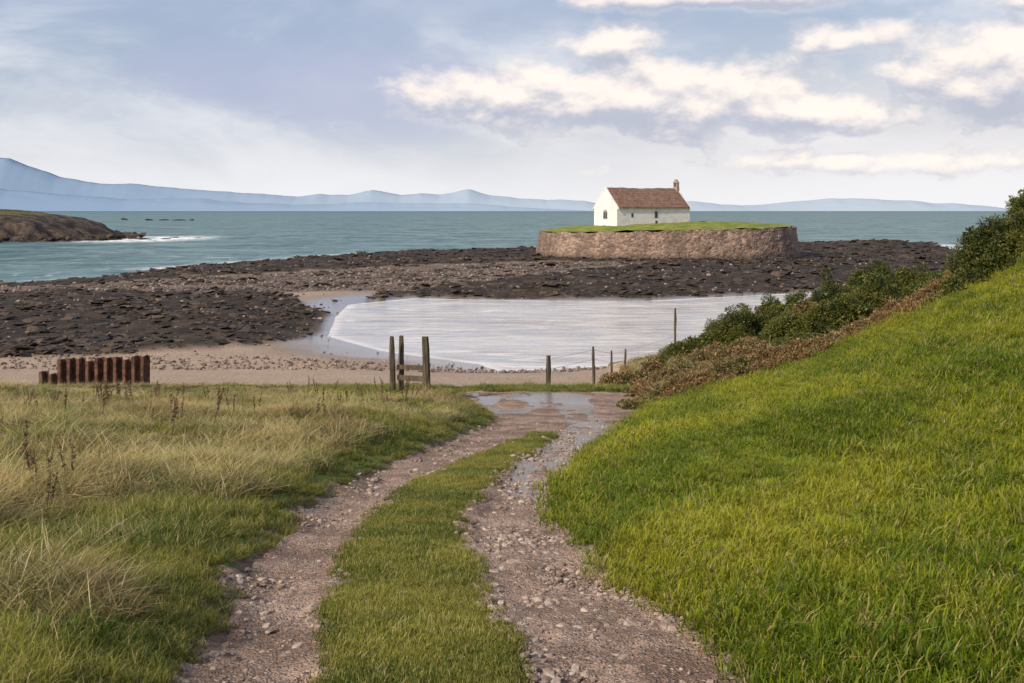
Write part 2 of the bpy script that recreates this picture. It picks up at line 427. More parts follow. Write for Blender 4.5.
b2 = nt.noise(sp(.05, .07), 1, 4, .6)
far_c = nt.mix(nt.mr(w2, .40, .60), C(.026,.074,.088), C(.12,.21,.225))
far_c = nt.mix(nt.mr(w4, .5, .68, 0, .6), far_c, C(.19,.28,.295))
far_c = nt.mix(nt.mr(w3, .35, .7, 0, .4), far_c, C(.11,.20,.215))
sy = nt.new('ShaderNodeSeparateXYZ'); nt.put(sy.inputs[0], P)
far_c = nt.mix(nt.mr(sy.outputs[1], 400, 6000, 0, .65), far_c, C(.05,.13,.155))  # sea haze near the horizon, put in as a colour mix by distance
bay_c = nt.mix(nt.mr(b1, .36, .64), C(.27,.235,.22), C(.70,.63,.59))  # pinkish-white sky reflection on the ripples painted into the diffuse colour
bay_c = nt.mix(nt.mr(b2, .35, .65, 0, .6), bay_c, C(.66,.62,.61))
colr = nt.mix(bay, far_c, bay_c)
wv = nt.m('SINE', nt.m('ADD', nt.m('MULTIPLY', shore, 1.3), nt.m('MULTIPLY', nt.noise(sp(.05, .10), 1, 5), 16)))
fo = nt.m('MULTIPLY', nt.mr(wv, .75, .99), nt.mr(nt.noise(sp(.15, .3), 1, 5), .46, .64))
fo = nt.m('MULTIPLY', fo, nt.mr(shore, 2, 20, .9, 0.3))
caps = nt.m('MULTIPLY', nt.mr(nt.noise(sp(.05, .16), 1, 5, .7), .62, .70), nt.m('SUBTRACT', 1, bay))
fo = nt.m('MAXIMUM', nt.m('MULTIPLY', fo, .5), nt.m('MULTIPLY', caps, .5))
fo = nt.m('MAXIMUM', fo, nt.m('MULTIPLY', nt.mr(shore, .25, .9, 1, 0), .4))
sf = nt.m('MULTIPLY', nt.attr('surf').outputs['Fac'], nt.mr(nt.noise(sp(.35, .2), 1, 5, .7), .40, .54))
fo = nt.m('MAXIMUM', fo, sf)
fo = nt.m('MINIMUM', fo, 1.0)
colr = nt.mix(fo, colr, C(.82,.82,.82))
df = nt.new('ShaderNodeBsdfDiffuse'); nt.put(df.inputs[0], colr)
gl = nt.new('ShaderNodeBsdfGlossy'); gl.inputs['Roughness'].default_value = .14; gl.inputs[0].default_value = (.98,.96,.95,1)
bh = nt.m('ADD', w1, nt.m('MULTIPLY', b1, .8))
bn = nt.bump(bh, .5, .14); nt.put(gl.inputs['Normal'], bn); nt.put(df.inputs['Normal'], bn)
mx = nt.new('ShaderNodeMixShader')
gf = nt.m('ADD', .20, nt.m('MULTIPLY', bay, .38)); gf = nt.m('MULTIPLY', gf, nt.m('SUBTRACT', 1, fo))
gf = nt.m('MULTIPLY', gf, nt.mr(w1, .35, .65, .5, 1.3))
nt.put(mx.inputs[0], gf); nt.l.new(df.outputs[0], mx.inputs[1]); nt.l.new(gl.outputs[0], mx.inputs[2]); nt.l.new(mx.outputs[0], out(nt))
sea.data.materials.append(m)

# ================================================================ MOUNTAINS
def ridge(name, D, prof, depth, col, col2, seed):
    px = np.array([a for a, b in prof])*1000; pz = np.array([b for a, b in prof], float)
    xs = np.arange(px[0], px[-1], 25.); t = np.linspace(0, 1, 14)
    V = []
    for j, q in enumerate(t):
        prof_z = np.interp(xs, px, pz)+(fbm(xs/260, xs*0+3, 5, seed)-.5)*30*sstep(0, 60, np.interp(xs, px, pz))
        sh = math.sin(min(1, q*1.35)*math.pi/2) if q < .75 else math.cos((q-.75)/.25*math.pi/2)
        z = prof_z*sh*(1 if q > .6 else (.82+.3*fbm(xs/500+q, xs*0+q*6, 4, seed+5)))
        if abs(q-.75) > .02: z = np.minimum(z, prof_z*.97)
        V.append(np.stack([xs*(1+0*q), np.full(len(xs), D+depth*q), z-2], 1))
    o = mesh_obj(name, np.concatenate(V), grid_faces(len(t), len(xs)), smooth=True)
    m, nt, p = mat(name+'_mat')
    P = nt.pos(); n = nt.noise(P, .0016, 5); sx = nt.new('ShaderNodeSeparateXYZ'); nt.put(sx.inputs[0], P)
    cc = nt.mix(nt.mr(nt.m('ADD', sx.outputs[0], nt.m('MULTIPLY', n, 900)), -5500, 2500), C(*col), C(*col2))  # aerial haze painted into the base colour, paler towards the right
    nt.put(p.inputs['Base Color'], cc); p.inputs['Roughness'].default_value = 1; p.inputs['Specular IOR Level'].default_value = 0
    o.data.materials.append(m); return o
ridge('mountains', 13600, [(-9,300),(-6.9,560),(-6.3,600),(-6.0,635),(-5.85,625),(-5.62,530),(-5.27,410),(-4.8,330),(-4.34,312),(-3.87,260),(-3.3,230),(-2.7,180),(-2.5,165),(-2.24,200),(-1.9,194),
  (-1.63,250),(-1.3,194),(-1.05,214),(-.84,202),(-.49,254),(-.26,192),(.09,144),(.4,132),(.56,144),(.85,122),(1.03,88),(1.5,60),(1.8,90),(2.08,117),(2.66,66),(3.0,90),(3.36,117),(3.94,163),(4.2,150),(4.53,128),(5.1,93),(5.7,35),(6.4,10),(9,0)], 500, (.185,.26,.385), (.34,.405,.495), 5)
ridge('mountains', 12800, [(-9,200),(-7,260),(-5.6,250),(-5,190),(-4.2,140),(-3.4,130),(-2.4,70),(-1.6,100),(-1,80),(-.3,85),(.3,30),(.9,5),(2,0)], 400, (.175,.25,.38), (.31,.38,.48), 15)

# ================================================================ HEADLAND (left)
HD = [(-122,281),(-110,290),(-104,306),(-106,330),(-125,372),(-190,430),(-420,420),(-420,240),(-200,262)]
xs = np.arange(-330, -95, .7); yh = np.arange(262, 400, .9)
X, Y = np.meshgrid(xs, yh); X = X.ravel(); Y = Y.ravel()
d = polysd(HD, X, Y)+(fbm(X*.15, Y*.15, 4, 7)-.5)*9
Z = np.where(d > 0, 8.2*(1-np.exp(-np.maximum(d, 0)/10.))*sstep(-100, -122, X)**.5, d*.2)+(fbm(X*.4, Y*.4, 4, 9)-.5)*3.0*sstep(14, 1, d)
Z = Z*np.where(X > -140, .93, 1.0)
hd = mesh_obj('headland', np.stack([X, Y, Z], 1), grid_faces(len(yh), len(xs)), smooth=False)
n1 = fbm(X*.5, Y*.5, 4, 13)
g = sstep(5.6, 6.8, Z+(n1-.5)*2.5)
cattr(hd, 'Col', mixc(mixc(L3((.025,.02,.017)), L3((.12,.085,.065)), sstep(.3,.7,n1)), mixc(L3((.09,.09,.025)), L3((.18,.14,.055)), n1), g))
m, nt, p = mat('headland_mat')
hn = nt.noise(nt.pos(), .9, 6, .7)
nt.put(p.inputs['Base Color'], nt.mix(1, nt.attr('Col').outputs['Color'], nt.mix(nt.mr(hn, .3, .7), C(.4,.4,.4), C(1.3,1.3,1.3)), 'MULTIPLY')); nt.put(p.inputs['Normal'], nt.bump(hn, .9, .8)); hd.data.materials.append(m)
n = 2600
X = -330+232*R.rand(n)**.5; Y = 268+110*R.rand(n); d = polysd(HD, X, Y)
k = (np.abs(d) < 5); X, Y = X[k], Y[k]; n = len(X); sz = .8+3*R.rand(n)**3
scatter('headland_rocks', np.stack([X, Y, .2+.8*R.rand(n)], 1), zrot(n, .2), sz, R.randint(0, 6, n), rock_c)
q = np.array([[-262,905,0.],[-250,900,0],[-275,910,0],[-243,905,0],[-300,930,0],[-95,312,0],[-91,315,0],[-93,330,0]])
scatter('offshore_rocks', q, zrot(8, .1), np.array([[22,10,7],[14,8,6],[12,8,4],[8,6,4],[18,6,4],[7,4,2.4],[4,3,1.6],[4,3,1.5]]), [0,1,2,3,4,5,1,2], rock_c)

# ================================================================ ISLAND WITH SEA WALL
cx, cy, ra, rb, ex = 23.2, 183., 19.0, 18., 2.7
NA = 260; th = np.linspace(0, 2*math.pi, NA, endpoint=False)
def se(th): return (np.abs(np.cos(th))**ex+np.abs(np.sin(th))**ex)**(-1/ex)
rs = se(th); ux, uy = np.cos(th)*rs, np.sin(th)*rs
def ztop(x): return 4.72+(x-cx)/19*.42
V = []; lev = np.linspace(0, 1, 16)
xt = cx+ux*ra
for q in lev:
    zt = ztop(xt)+(vn(th*20, th*0, 3)-.5)*.3
    z = .1+(zt-.1)*q; k = 1+.035*(1-q)
    nz = (fbm(th*28, z*1.4, 3, 77)-.5)*.35
    V.append(np.stack([cx+ux*(ra*k+nz), cy+uy*(rb*k+nz), z], 1))
zt = V[-1][:, 2]; V.append(np.stack([cx+ux*(ra-.45), cy+uy*(rb-.45), zt-.02], 1)); V.append(np.stack([cx+ux*(ra-.5), cy+uy*(rb-.5), zt-.8], 1))
nl = len(V); V = np.concatenate(V); F = []
for j in range(nl-1):
    for i in range(NA):
        F.append((j*NA+i, j*NA+(i+1) % NA, (j+1)*NA+(i+1) % NA, (j+1)*NA+i))
m, nt, p = mat('rubble_stone')
P = nt.pos(); P2 = nt.vm('MULTIPLY', P, (1, 1, 1.7))
vo = nt.new('ShaderNodeTexVoronoi'); nt.put(vo.inputs['Vector'], P2); vo.inputs['Scale'].default_value = 2.4
v2 = nt.new('ShaderNodeTexVoronoi', feature='DISTANCE_TO_EDGE'); nt.put(v2.inputs['Vector'], P2); v2.inputs['Scale'].default_value = 2.4
hs = nt.new('ShaderNodeSeparateColor'); nt.put(hs.inputs[0], vo.outputs['Color'])
cc = nt.mix(hs.outputs[0], C(.15,.10,.078), C(.41,.29,.235))
cc = nt.mix(nt.mr(v2.outputs['Distance'], 0, .06, .7, 0), cc, C(.10,.07,.055))
st = nt.noise(nt.vm('MULTIPLY', P, (.35, .35, .06)), 1, 5, .7)
cc = nt.mix(nt.mr(st, .40, .60, 0, .6), cc, C(.095,.068,.054))
sz_ = nt.new('ShaderNodeSeparateXYZ'); nt.put(sz_.inputs[0], P)
cc = nt.mix(nt.mr(sz_.outputs[2], .8, 1.8, .65, 0), cc, C(.06,.045,.04))
nt.put(p.inputs['Base Color'], cc); nt.put(p.inputs['Normal'], nt.bump(v2.outputs['Distance'], .8, .2))
mesh_obj('island_sea_wall', V, F, m)
V = []; rad = np.linspace(0, 1, 20)
for q in rad:
    x = cx+ux*(ra-.3)*q; y = cy+uy*(rb-.3)*q
    z = ztop(x)+.08+.85*(1-q**2.5)+(fbm(x*.5, y*.5, 3, 99)-.5)*.45
    V.append(np.stack([x, y, z], 1))
V = np.concatenate(V); F = []
for j in range(len(rad)-1):
    for i in range(NA):
        F.append((j*NA+i, j*NA+(i+1) % NA, (j+1)*NA+(i+1) % NA, (j+1)*NA+i))
m, nt, p = mat('island_grass_mat')
f = nt.noise(nt.pos(), .6, 5, .65)
nt.put(p.inputs['Base Color'], nt.mix(nt.mr(f, .35, .65), C(.12,.17,.022), C(.26,.25,.05)))
nt.put(p.inputs['Normal'], nt.bump(nt.noise(nt.pos(), 5, 3), .8, .3))
mesh_obj('island_turf', V, F, m, smooth=True)

# ================================================================ CHURCH
ch = bpy.data.objects.new('church', None); link(ch); ch.location = (15.4, 176, 5.3); ch.rotation_euler = (0, 0, math.radians(30))
Lc, Wc, He, Hr = 13.5, 6.0, 2.75, 5.4
m_white, nt, p = mat('limewash')
P = nt.pos(); n = nt.noise(P, .9, 6, .65); n2_ = nt.noise(P, 7, 3)
cc = nt.mix(nt.mr(n, .4, .7, 0, .6), C(.72,.69,.69), C(.50,.46,.44))
nt.put(p.inputs['Base Color'], cc); nt.put(p.inputs['Normal'], nt.bump(n2_, .4, .08))
m_roof, nt, p = mat('stone_slates')
tc = nt.new('ShaderNodeTexCoord').outputs['Object']
bk = nt.new('ShaderNodeTexBrick'); sv = nt.new('ShaderNodeSeparateXYZ'); nt.put(sv.inputs[0], tc)
cv = nt.new('ShaderNodeCombineXYZ'); nt.put(cv.inputs[0], sv.outputs[0]); nt.put(cv.inputs[1], sv.outputs[2]); nt.put(bk.inputs['Vector'], cv.outputs[0])
bk.inputs['Scale'].default_value = 1; bk.inputs['Brick Width'].default_value = .38; bk.inputs['Row Height'].default_value = .25; bk.inputs['Mortar Size'].default_value = .018
bk.inputs['Color1'].default_value = C(.17,.09,.065); bk.inputs['Color2'].default_value = C(.25,.145,.11); bk.inputs['Mortar'].default_value = C(.05,.035,.03)
cc = nt.mix(nt.mr(nt.noise(tc, 1.1, 5), .45, .7, 0, .5), bk.outputs[0], C(.25,.18,.13))
nt.put(p.inputs['Base Color'], cc); nt.put(p.inputs['Normal'], nt.bump(bk.outputs['Fac'], -.5, .05))
m_dark, nt, p = mat('window_glass'); p.inputs['Base Color'].default_value = C(.05,.055,.065); p.inputs['Roughness'].default_value = .2
m_stone, nt, p = mat('grey_stone'); nt.put(p.inputs['Base Color'], nt.mix(nt.noise(nt.pos(), 4, 4), C(.18,.15,.13), C(.38,.33,.29)))
def box(name, x0, x1, y0, y1, z0, z1, m, par=ch, bev=0):
    V = [(x, y, z) for x in (x0, x1) for y in (y0, y1) for z in (z0, z1)]
    F = [(0,1,3,2),(4,6,7,5),(0,4,5,1),(2,3,7,6),(0,2,6,4),(1,5,7,3)]
    o = mesh_obj(name, V, F, m, parent=par)
    if bev:
        b = o.modifiers.new('b', 'BEVEL'); b.width = bev; b.segments = 2
    return o
V = []
for x in (0, Lc):
    V += [(x,0,-.4),(x,Wc,-.4),(x,Wc,He),(x,Wc/2,Hr),(x,0,He)]
F = [(0,1,2,3,4)[::-1],(5,6,7,8,9),(0,5,9,4),(1,2,7,6),(4,9,8,3),(3,8,7,2)]
mesh_obj('walls', V, F, m_white, parent=ch)
def slab(name, sgn):
    e = .28; t = .14; y0 = -e if sgn < 0 else Wc+e; ym = Wc/2
    sl = (Hr-He)/(Wc/2); ze = He-e*sl+.05; zr = Hr+.05
    V = []
    ns = 28
    for i in range(ns+1):
        x = .22+(Lc-.44)*i/ns; w_ = .05*math.sin(i*.35)+.03*math.sin(i*1.3)
        V += [(x, y0, ze+w_*.4), (x, ym, zr+w_), (x, ym, zr+t+w_), (x, y0, ze+t+w_*.4)]
    F = []
    for i in range(ns):
        a = i*4
        for k in range(4): F.append((a+k, a+(k+1) % 4, a+4+(k+1) % 4, a+4+k))
    F += [(0,3,2,1), (ns*4, ns*4+1, ns*4+2, ns*4+3)]
    mesh_obj(name, V, F, m_roof, parent=ch)
slab('roof_slope_front', -1); slab('roof_slope_back', 1)
def coping(name, x0, x1):
    V = []; F = []
    pts = [(-.3, He-.24), (Wc/2, Hr+.24), (Wc+.3, He-.24)]
    for x in (x0, x1):
        for (y, z) in pts: V += [(x, y, z-.22), (x, y, z)]
    for a in (0, 2):
        F += [(a,a+1,a+3,a+2),(6+a,6+a+2,6+a+3,6+a+1),(a+1,a+7,a+9,a+3),(a,a+2,a+8,a+6)]
    F += [(0,6,7,1),(4,5,11,10)]
    mesh_obj(name, V, F, m_white, parent=ch)
coping('gable_coping_east', -.04, .21); coping('gable_coping_west', Lc-.21, Lc+.04)
def pointed(name, xx, yc_, w_, z0, z1, m):
    V = []; prof = [(-w_, z0), (w_, z0), (w_, z1-.4), (w_*.62, z1-.16), (0, z1), (-w_*.62, z1-.16), (-w_, z1-.4)]
    for x in (xx, xx+.12):
        V += [(x, yc_+a, z) for a, z in prof]
    n = len(prof); F = [tuple(range(n)), tuple(range(2*n-1, n-1, -1))]+[(i, (i+1) % n, n+(i+1) % n, n+i) for i in range(n)]
    mesh_obj(name, V, F, m, parent=ch)
pointed('east_window_surround', -.03, 3, .55, .9, 2.35, m_stone)
pointed('east_window_light', -.06, 2.74, .18, 1.05, 2.1, m_dark); pointed('east_window_light', -.06, 3.26, .18, 1.05, 2.1, m_dark)
for i, (xw, zw, w_, h_) in enumerate([(6.9, 1.15, .42, .85), (7.0, .2, .3, .4), (2.6, 1.25, .25, .5)]):
    box('window_frame', xw-.08, xw+w_+.08, -.03, .05, zw-.08, zw+h_+.08, m_stone)
    box('window_pane', xw, xw+w_, -.05, .04, zw, zw+h_, m_dark)
m_bell, nt, p = mat('bronze'); p.inputs['Base Color'].default_value = C(.08,.07,.04); p.inputs['Metallic'].default_value = .7
bx = Lc-.55
box('bellcote_base', bx, bx+.5, 2.5, 3.5, Hr-.3, Hr+.45, m_stone, bev=.03)
box('bellcote_pier', bx+.03, bx+.47, 2.53, 2.74, Hr+.45, Hr+1.05, m_stone, bev=.02)
box('bellcote_pier', bx+.03, bx+.47, 3.26, 3.47, Hr+.45, Hr+1.05, m_stone, bev=.02)
V = []
for x in (bx, bx+.5): V += [(x,2.46,Hr+1.05),(x,3.54,Hr+1.05),(x,3,Hr+1.6)]
mesh_obj('bellcote_gable', V, [(0,2,1),(3,4,5),(0,3,5,2),(1,2,5,4),(0,1,4,3)], m_stone, parent=ch)
V = []; pr = [(0,.34),(.05,.33),(.09,.2),(.15,.08),(.2,0)]
for r_, z_ in pr:
    for k in range(12): V.append((bx+.25+r_*math.cos(k*math.pi/6), 3+r_*math.sin(k*math.pi/6), Hr+.62+z_))
mesh_obj('bell', V, [(j*12+i, j*12+(i+1) % 12, (j+1)*12+(i+1) % 12, (j+1)*12+i) for j in range(4) for i in range(12)], m_bell, parent=ch)

# ================================================================ TIMBER + STEEL
m_wood, nt, p = mat('weathered_wood')
P = nt.pos(); n = nt.noise(nt.vm('MULTIPLY', P, (14, 14, 1.5)), 1, 5, .65)
nt.put(p.inputs['Base Color'], nt.mix(nt.mr(n, .3, .7), C(.035,.027,.018), C(.13,.10,.07)))
nt.put(p.inputs['Normal'], nt.bump(n, .7, .02))
def post(name, x, y, top, w_, par, seed=0, rnd=False, rx=0):
    q = np.random.RandomState(seed); z0 = float(H(np.array([x]), np.array([y]))[0])-.3
    hh_ = top-z0
    V = []; lv = 6; ns = 8
    for j in range(lv+1):
        t = j/lv
        for k in range(ns):
            a = (k+.5)*2*math.pi/ns; r_ = w_/2*(1.0 if rnd else (1/max(abs(math.cos(a)), abs(math.sin(a))))*.93)*(1-.1*t)
            V.append((r_*math.cos(a)+q.randn()*.004+.03*t*q.rand(), r_*math.sin(a)+q.randn()*.004, hh_*t))
    for k in range(ns): V[lv*ns+k] = (V[lv*ns+k][0]*.8, V[lv*ns+k][1]*.8, V[lv*ns+k][2]+.01*q.rand())
    F = [(j*ns+i, j*ns+(i+1) % ns, (j+1)*ns+(i+1) % ns, (j+1)*ns+i) for j in range(lv) for i in range(ns)]+[tuple(range(lv*ns, (lv+1)*ns))]
    o = mesh_obj(name, V, F, m_wood, parent=par); o.location = (x, y, z0); o.rotation_euler = (q.randn()*.015, rx+q.randn()*.015, q.rand()*.3)
gate = bpy.data.objects.new('wooden_gate', None); link(gate)
post('gate_post', -2.30, 32.6, 4.07, .23, gate, 1)
post('gate_post', -3.43, 34.6, 3.87, .18, gate, 2); post('gate_post', -3.23, 34.9, 3.85, .18, gate, 3)
def rail(name, a, b, w_, h_, par):
    a = Vector(a); b = Vector(b); d = b-a
    o = box(name, 0, d.length, -w_/2, w_/2, -h_/2, h_/2, m_wood, par, .01)
    o.location = a; o.rotation_euler = d.to_track_quat('X', 'Z').to_euler()
rail('gate_rail', (-3.3, 34.75, 2.97), (-2.32, 32.75, 3.20), .06, .13, gate)
rail('gate_rail', (-3.3, 34.75, 2.66), (-2.32, 32.75, 2.90), .06, .15, gate)
fence = bpy.data.objects.new('wire_fence', None); link(fence)
m_wire, nt, p = mat('galvanised_wire'); p.inputs['Base Color'].default_value = C(.2,.2,.2); p.inputs['Metallic'].default_value = .6
FP = [(1.14,38,2.9,.17),(2.9,42.5,2.68,.11),(3.7,44.5,2.3,.09),(4.25,45.5,2.25,.09),(5.9,43.5,3.95,.09),(9.5,46,3.6,.07)]
for i, (x, y, h, w_) in enumerate(FP): post('fence_post', x, y, h, w_, fence, 20+i, True)
for i in range(4):
    for dz in (.12, .45):
        a = Vector((FP[i][0], FP[i][1], FP[i][2]-dz)); b = Vector((FP[i+1][0], FP[i+1][1], FP[i+1][2]-dz-(.9 if i == 3 else 0))); d = b-a
        o = box('fence_wire', 0, d.length, -.004, .004, -.004, .004, m_wire, fence); o.location = a; o.rotation_euler = d.to_track_quat('X', 'Z').to_euler()
m_rust, nt, p = mat('rusted_steel')
n = nt.noise(nt.pos(), 5, 6, .7)
nt.put(p.inputs['Base Color'], nt.mix(nt.mr(n, .35, .65), C(.055,.028,.02), C(.18,.09,.065))); nt.put(p.inputs['Normal'], nt.bump(n, .6, .03))
V = []; F = []; x = -15.9; pts = []
while x < -12.5:
    for dx, dy in ((0, 0), (.10, 0), (.14, .24), (.24, .24)):
        pts.append((x+dx, 40.3+dy+.12*(x+16)))
    x += .30
q = np.random.RandomState(5)
for k, (x, y) in enumerate(pts):
    h = 2.46+.05*q.rand()-(.1 if (k//4) % 4 == 1 else 0)-(.4 if k < 8 else 0)+.02*(k//4)*.3
    V += [(x, y, .8), (x, y, h), (x, y+.03, .8), (x, y+.03, h)]
for k in range(len(pts)-1):
    a = k*4; b = a+4; F += [(a, b, b+1, a+1), (a+2, a+3, b+3, b+2), (a+1, b+1, b+3, a+3)]
mesh_obj('rusty_sheet_pile', V, F, m_rust)

# ================================================================ VEGETATION
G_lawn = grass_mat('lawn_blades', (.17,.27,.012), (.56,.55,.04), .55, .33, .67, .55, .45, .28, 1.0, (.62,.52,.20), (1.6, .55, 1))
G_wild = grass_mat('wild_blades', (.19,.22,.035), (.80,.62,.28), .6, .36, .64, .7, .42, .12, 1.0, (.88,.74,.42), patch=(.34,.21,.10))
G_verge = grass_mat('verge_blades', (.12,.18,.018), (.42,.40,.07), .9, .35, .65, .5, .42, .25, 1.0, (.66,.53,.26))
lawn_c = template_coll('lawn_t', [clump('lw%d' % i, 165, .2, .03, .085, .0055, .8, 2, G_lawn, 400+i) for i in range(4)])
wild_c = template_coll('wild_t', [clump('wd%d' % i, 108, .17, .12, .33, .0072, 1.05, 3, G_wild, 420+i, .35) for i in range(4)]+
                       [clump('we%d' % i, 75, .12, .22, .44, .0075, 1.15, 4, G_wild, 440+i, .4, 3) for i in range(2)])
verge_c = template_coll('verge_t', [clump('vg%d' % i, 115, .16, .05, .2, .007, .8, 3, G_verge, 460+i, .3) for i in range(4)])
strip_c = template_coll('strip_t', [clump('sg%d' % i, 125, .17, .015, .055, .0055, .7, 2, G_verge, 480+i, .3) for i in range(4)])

def cand(n, y0, y1, pw, fx=.5, add=1.2):
    Y = y0+(y1-y0)*R.rand(n)**pw; X = (R.rand(n)*2-1)*(fx*np.maximum(Y, 0)+add); return X, Y
X, Y = cand(36000, 2.5, 32, 1.25); d = X-E(RRv, Y)
k = (d > .0) & (Y < yc(X)+1.2+(vn(X*2, Y*2, 6)-.5)) & (R.rand(len(X)) < .85)
X, Y = X[k], Y[k]; n = len(X)
z = H(X, Y); sc_ = .6+1.3*fbm(X*1.3, Y*.6, 3, 121)*R.rand(n)+.12
scatter('lawn_grass', np.stack([X, Y, z], 1), zrot(n, .18), np.stack([sc_*(1.15+.02*Y), sc_*(1.15+.02*Y), sc_*1.2], 1), R.randint(0, 4, n), lawn_c)
# wild grass
X, Y = cand(47000, 2.5, 54, 1.15); e = E(LLv, Y)-X; d = X-E(RRv, Y)
tuft = fbm(X*.9, Y*.9, 3, 111)
z, sdp, rm, pbm, co, tb, dR, eL, tt = H(X, Y, True)
kl = (e > .35+.6*vn(X*.8, Y*.8, 4)) & (Y < 38.2+(vn(X*.5, 0*X, 3)-.5)*1.5) & (R.rand(len(X)) < .45+.7*sstep(.4, .6, tuft)) & ~((X > -4.6) & (Y > 28.5))
kr = (d > 0) & (Y > yc(X)+.9) & (z > 1.3) & (R.rand(len(X)) < .9)
k = kl | kr; X, Y, z, tuft = X[k], Y[k], z[k], tuft[k]; n = len(X)
sc_ = (.42+.8*sstep(.35, .65, tuft))*(.6+.6*R.rand(n))
sc_ *= np.where(Y > 33, .6, 1.)*np.where((X > 1) & (Y > 30), 1.5, 1)*np.where((X < 0) & (Y > 12), .72, 1)
wd = 1.05+.02*Y
idx = np.where((R.rand(n) < .78) | (Y > 30), R.randint(0, 4, n), R.randint(4, 6, n))
scatter('wild_grass', np.stack([X, Y, z], 1), zrot(n, .2), np.stack([sc_*wd, sc_*wd, sc_], 1), idx, wild_c)
# verge
X, Y = cand(40000, 2.5, 40, 1.3); e = E(LLv, Y)-X; z, sdp, *_ = H(X, Y, True)
far_end = (Y > 34.2) & (X > -6) & (X < 5) & (Y < 38.5)
k = ((e > -.05) & (e < 9) & (R.rand(len(X)) < np.clip(1.15-e*.4, .22, 1)) & (Y < 38)) | far_end
k |= (X-E(RRv, Y) > -.03) & (X-E(RRv, Y) < .2)
k |= (X > -5.5) & (e > 0) & (Y > 28)& (Y < 38)
k &= sdp+(fbm(X*3, Y*3, 3, 51)-.5)*.38 < -.02
X, Y, z, e = X[k], Y[k], z[k], e[k]; n = len(X)
sc_ = (.5+.6*R.rand(n))*(.5+.45*sstep(0, .8, np.abs(e)))*np.where(X > E(RRv, Y)-.1, .6, 1)
scatter('verge_grass', np.stack([X, Y, z], 1), zrot(n, .15), np.stack([sc_*(1+.02*Y)]*2+[sc_], 1), R.randint(0, 4, n), verge_c)
# centre strip
n = 15000; Y = 2.5+21.5*R.rand(n)**1.2; a = E(LRv, Y); b = E(RLv, Y); X = a+(b-a)*R.rand(n)
k = (b > a) & (path_sd(X, Y)+(fbm(X*3, Y*3, 3, 51)-.5)*.38 < .0) & (R.rand(n) < .35+.6*fbm(X*1.5, Y*1.5, 2, 9)); X, Y = X[k], Y[k]; n = len(X)
sc_ = .45+.9*fbm(X*2, Y*2, 2, 5)
scatter('track_centre_grass', np.stack([X, Y, H(X, Y)], 1), zrot(n, .12), np.stack([sc_, sc_, sc_*(.6+1.0*R.rand(n))], 1), R.randint(0, 4, n), strip_c)

m_dock = grass_mat('dock_seed', (.07,.04,.025), (.17,.10,.06), 2, .3, .7, .4, .15, .7)
def dock(name, seed):
    q = np.random.RandomState(seed); V = []; F = []
    def quad(p, uu, vv):
        i = len(V); V.extend([p-uu-vv, p+uu-vv, p+uu+vv, p-uu+vv]); F.append((i, i+1, i+2, i+3))
    for s_ in range(2):
        a = q.rand()*6.28; ln = .15*q.rand()
        for t in np.linspace(0, 1, 14):
            p = np.array([math.cos(a)*ln*t, math.sin(a)*ln*t, .7*t*(1-.15*s_)])
            quad(p, np.array([.003, 0, 0]), np.array([0, 0, .03])); quad(p, np.array([0, .003, 0]), np.array([0, 0, .03]))
            if t > .55:
                for _ in range(8):
                    c = q.randn(3)*.014; w1_ = q.randn(3)*.006; w2_ = q.randn(3)*.006; quad(p+c, w1_, w2_)
    o = mesh_obj(name, V, F, m_dock, lnk=False); fattr(o, 'bt', np.ones(len(V))); fattr(o, 'br', q.rand(len(V))); return o
dock_c = template_coll('dock_t', [dock('dk%d' % i, 500+i) for i in range(3)])
X, Y = cand(520, 9, 34, 1); k = (X < E(LLv, Y)-1.5) & (vn(X*.4, Y*.4, 19) > .45); X, Y = X[k], Y[k]; n = len(X)
scatter('dock_plants', np.stack([X, Y, H(X, Y)], 1), zrot(n, .15), .5+.4*R.rand(n), R.randint(0, 3, n), dock_c)

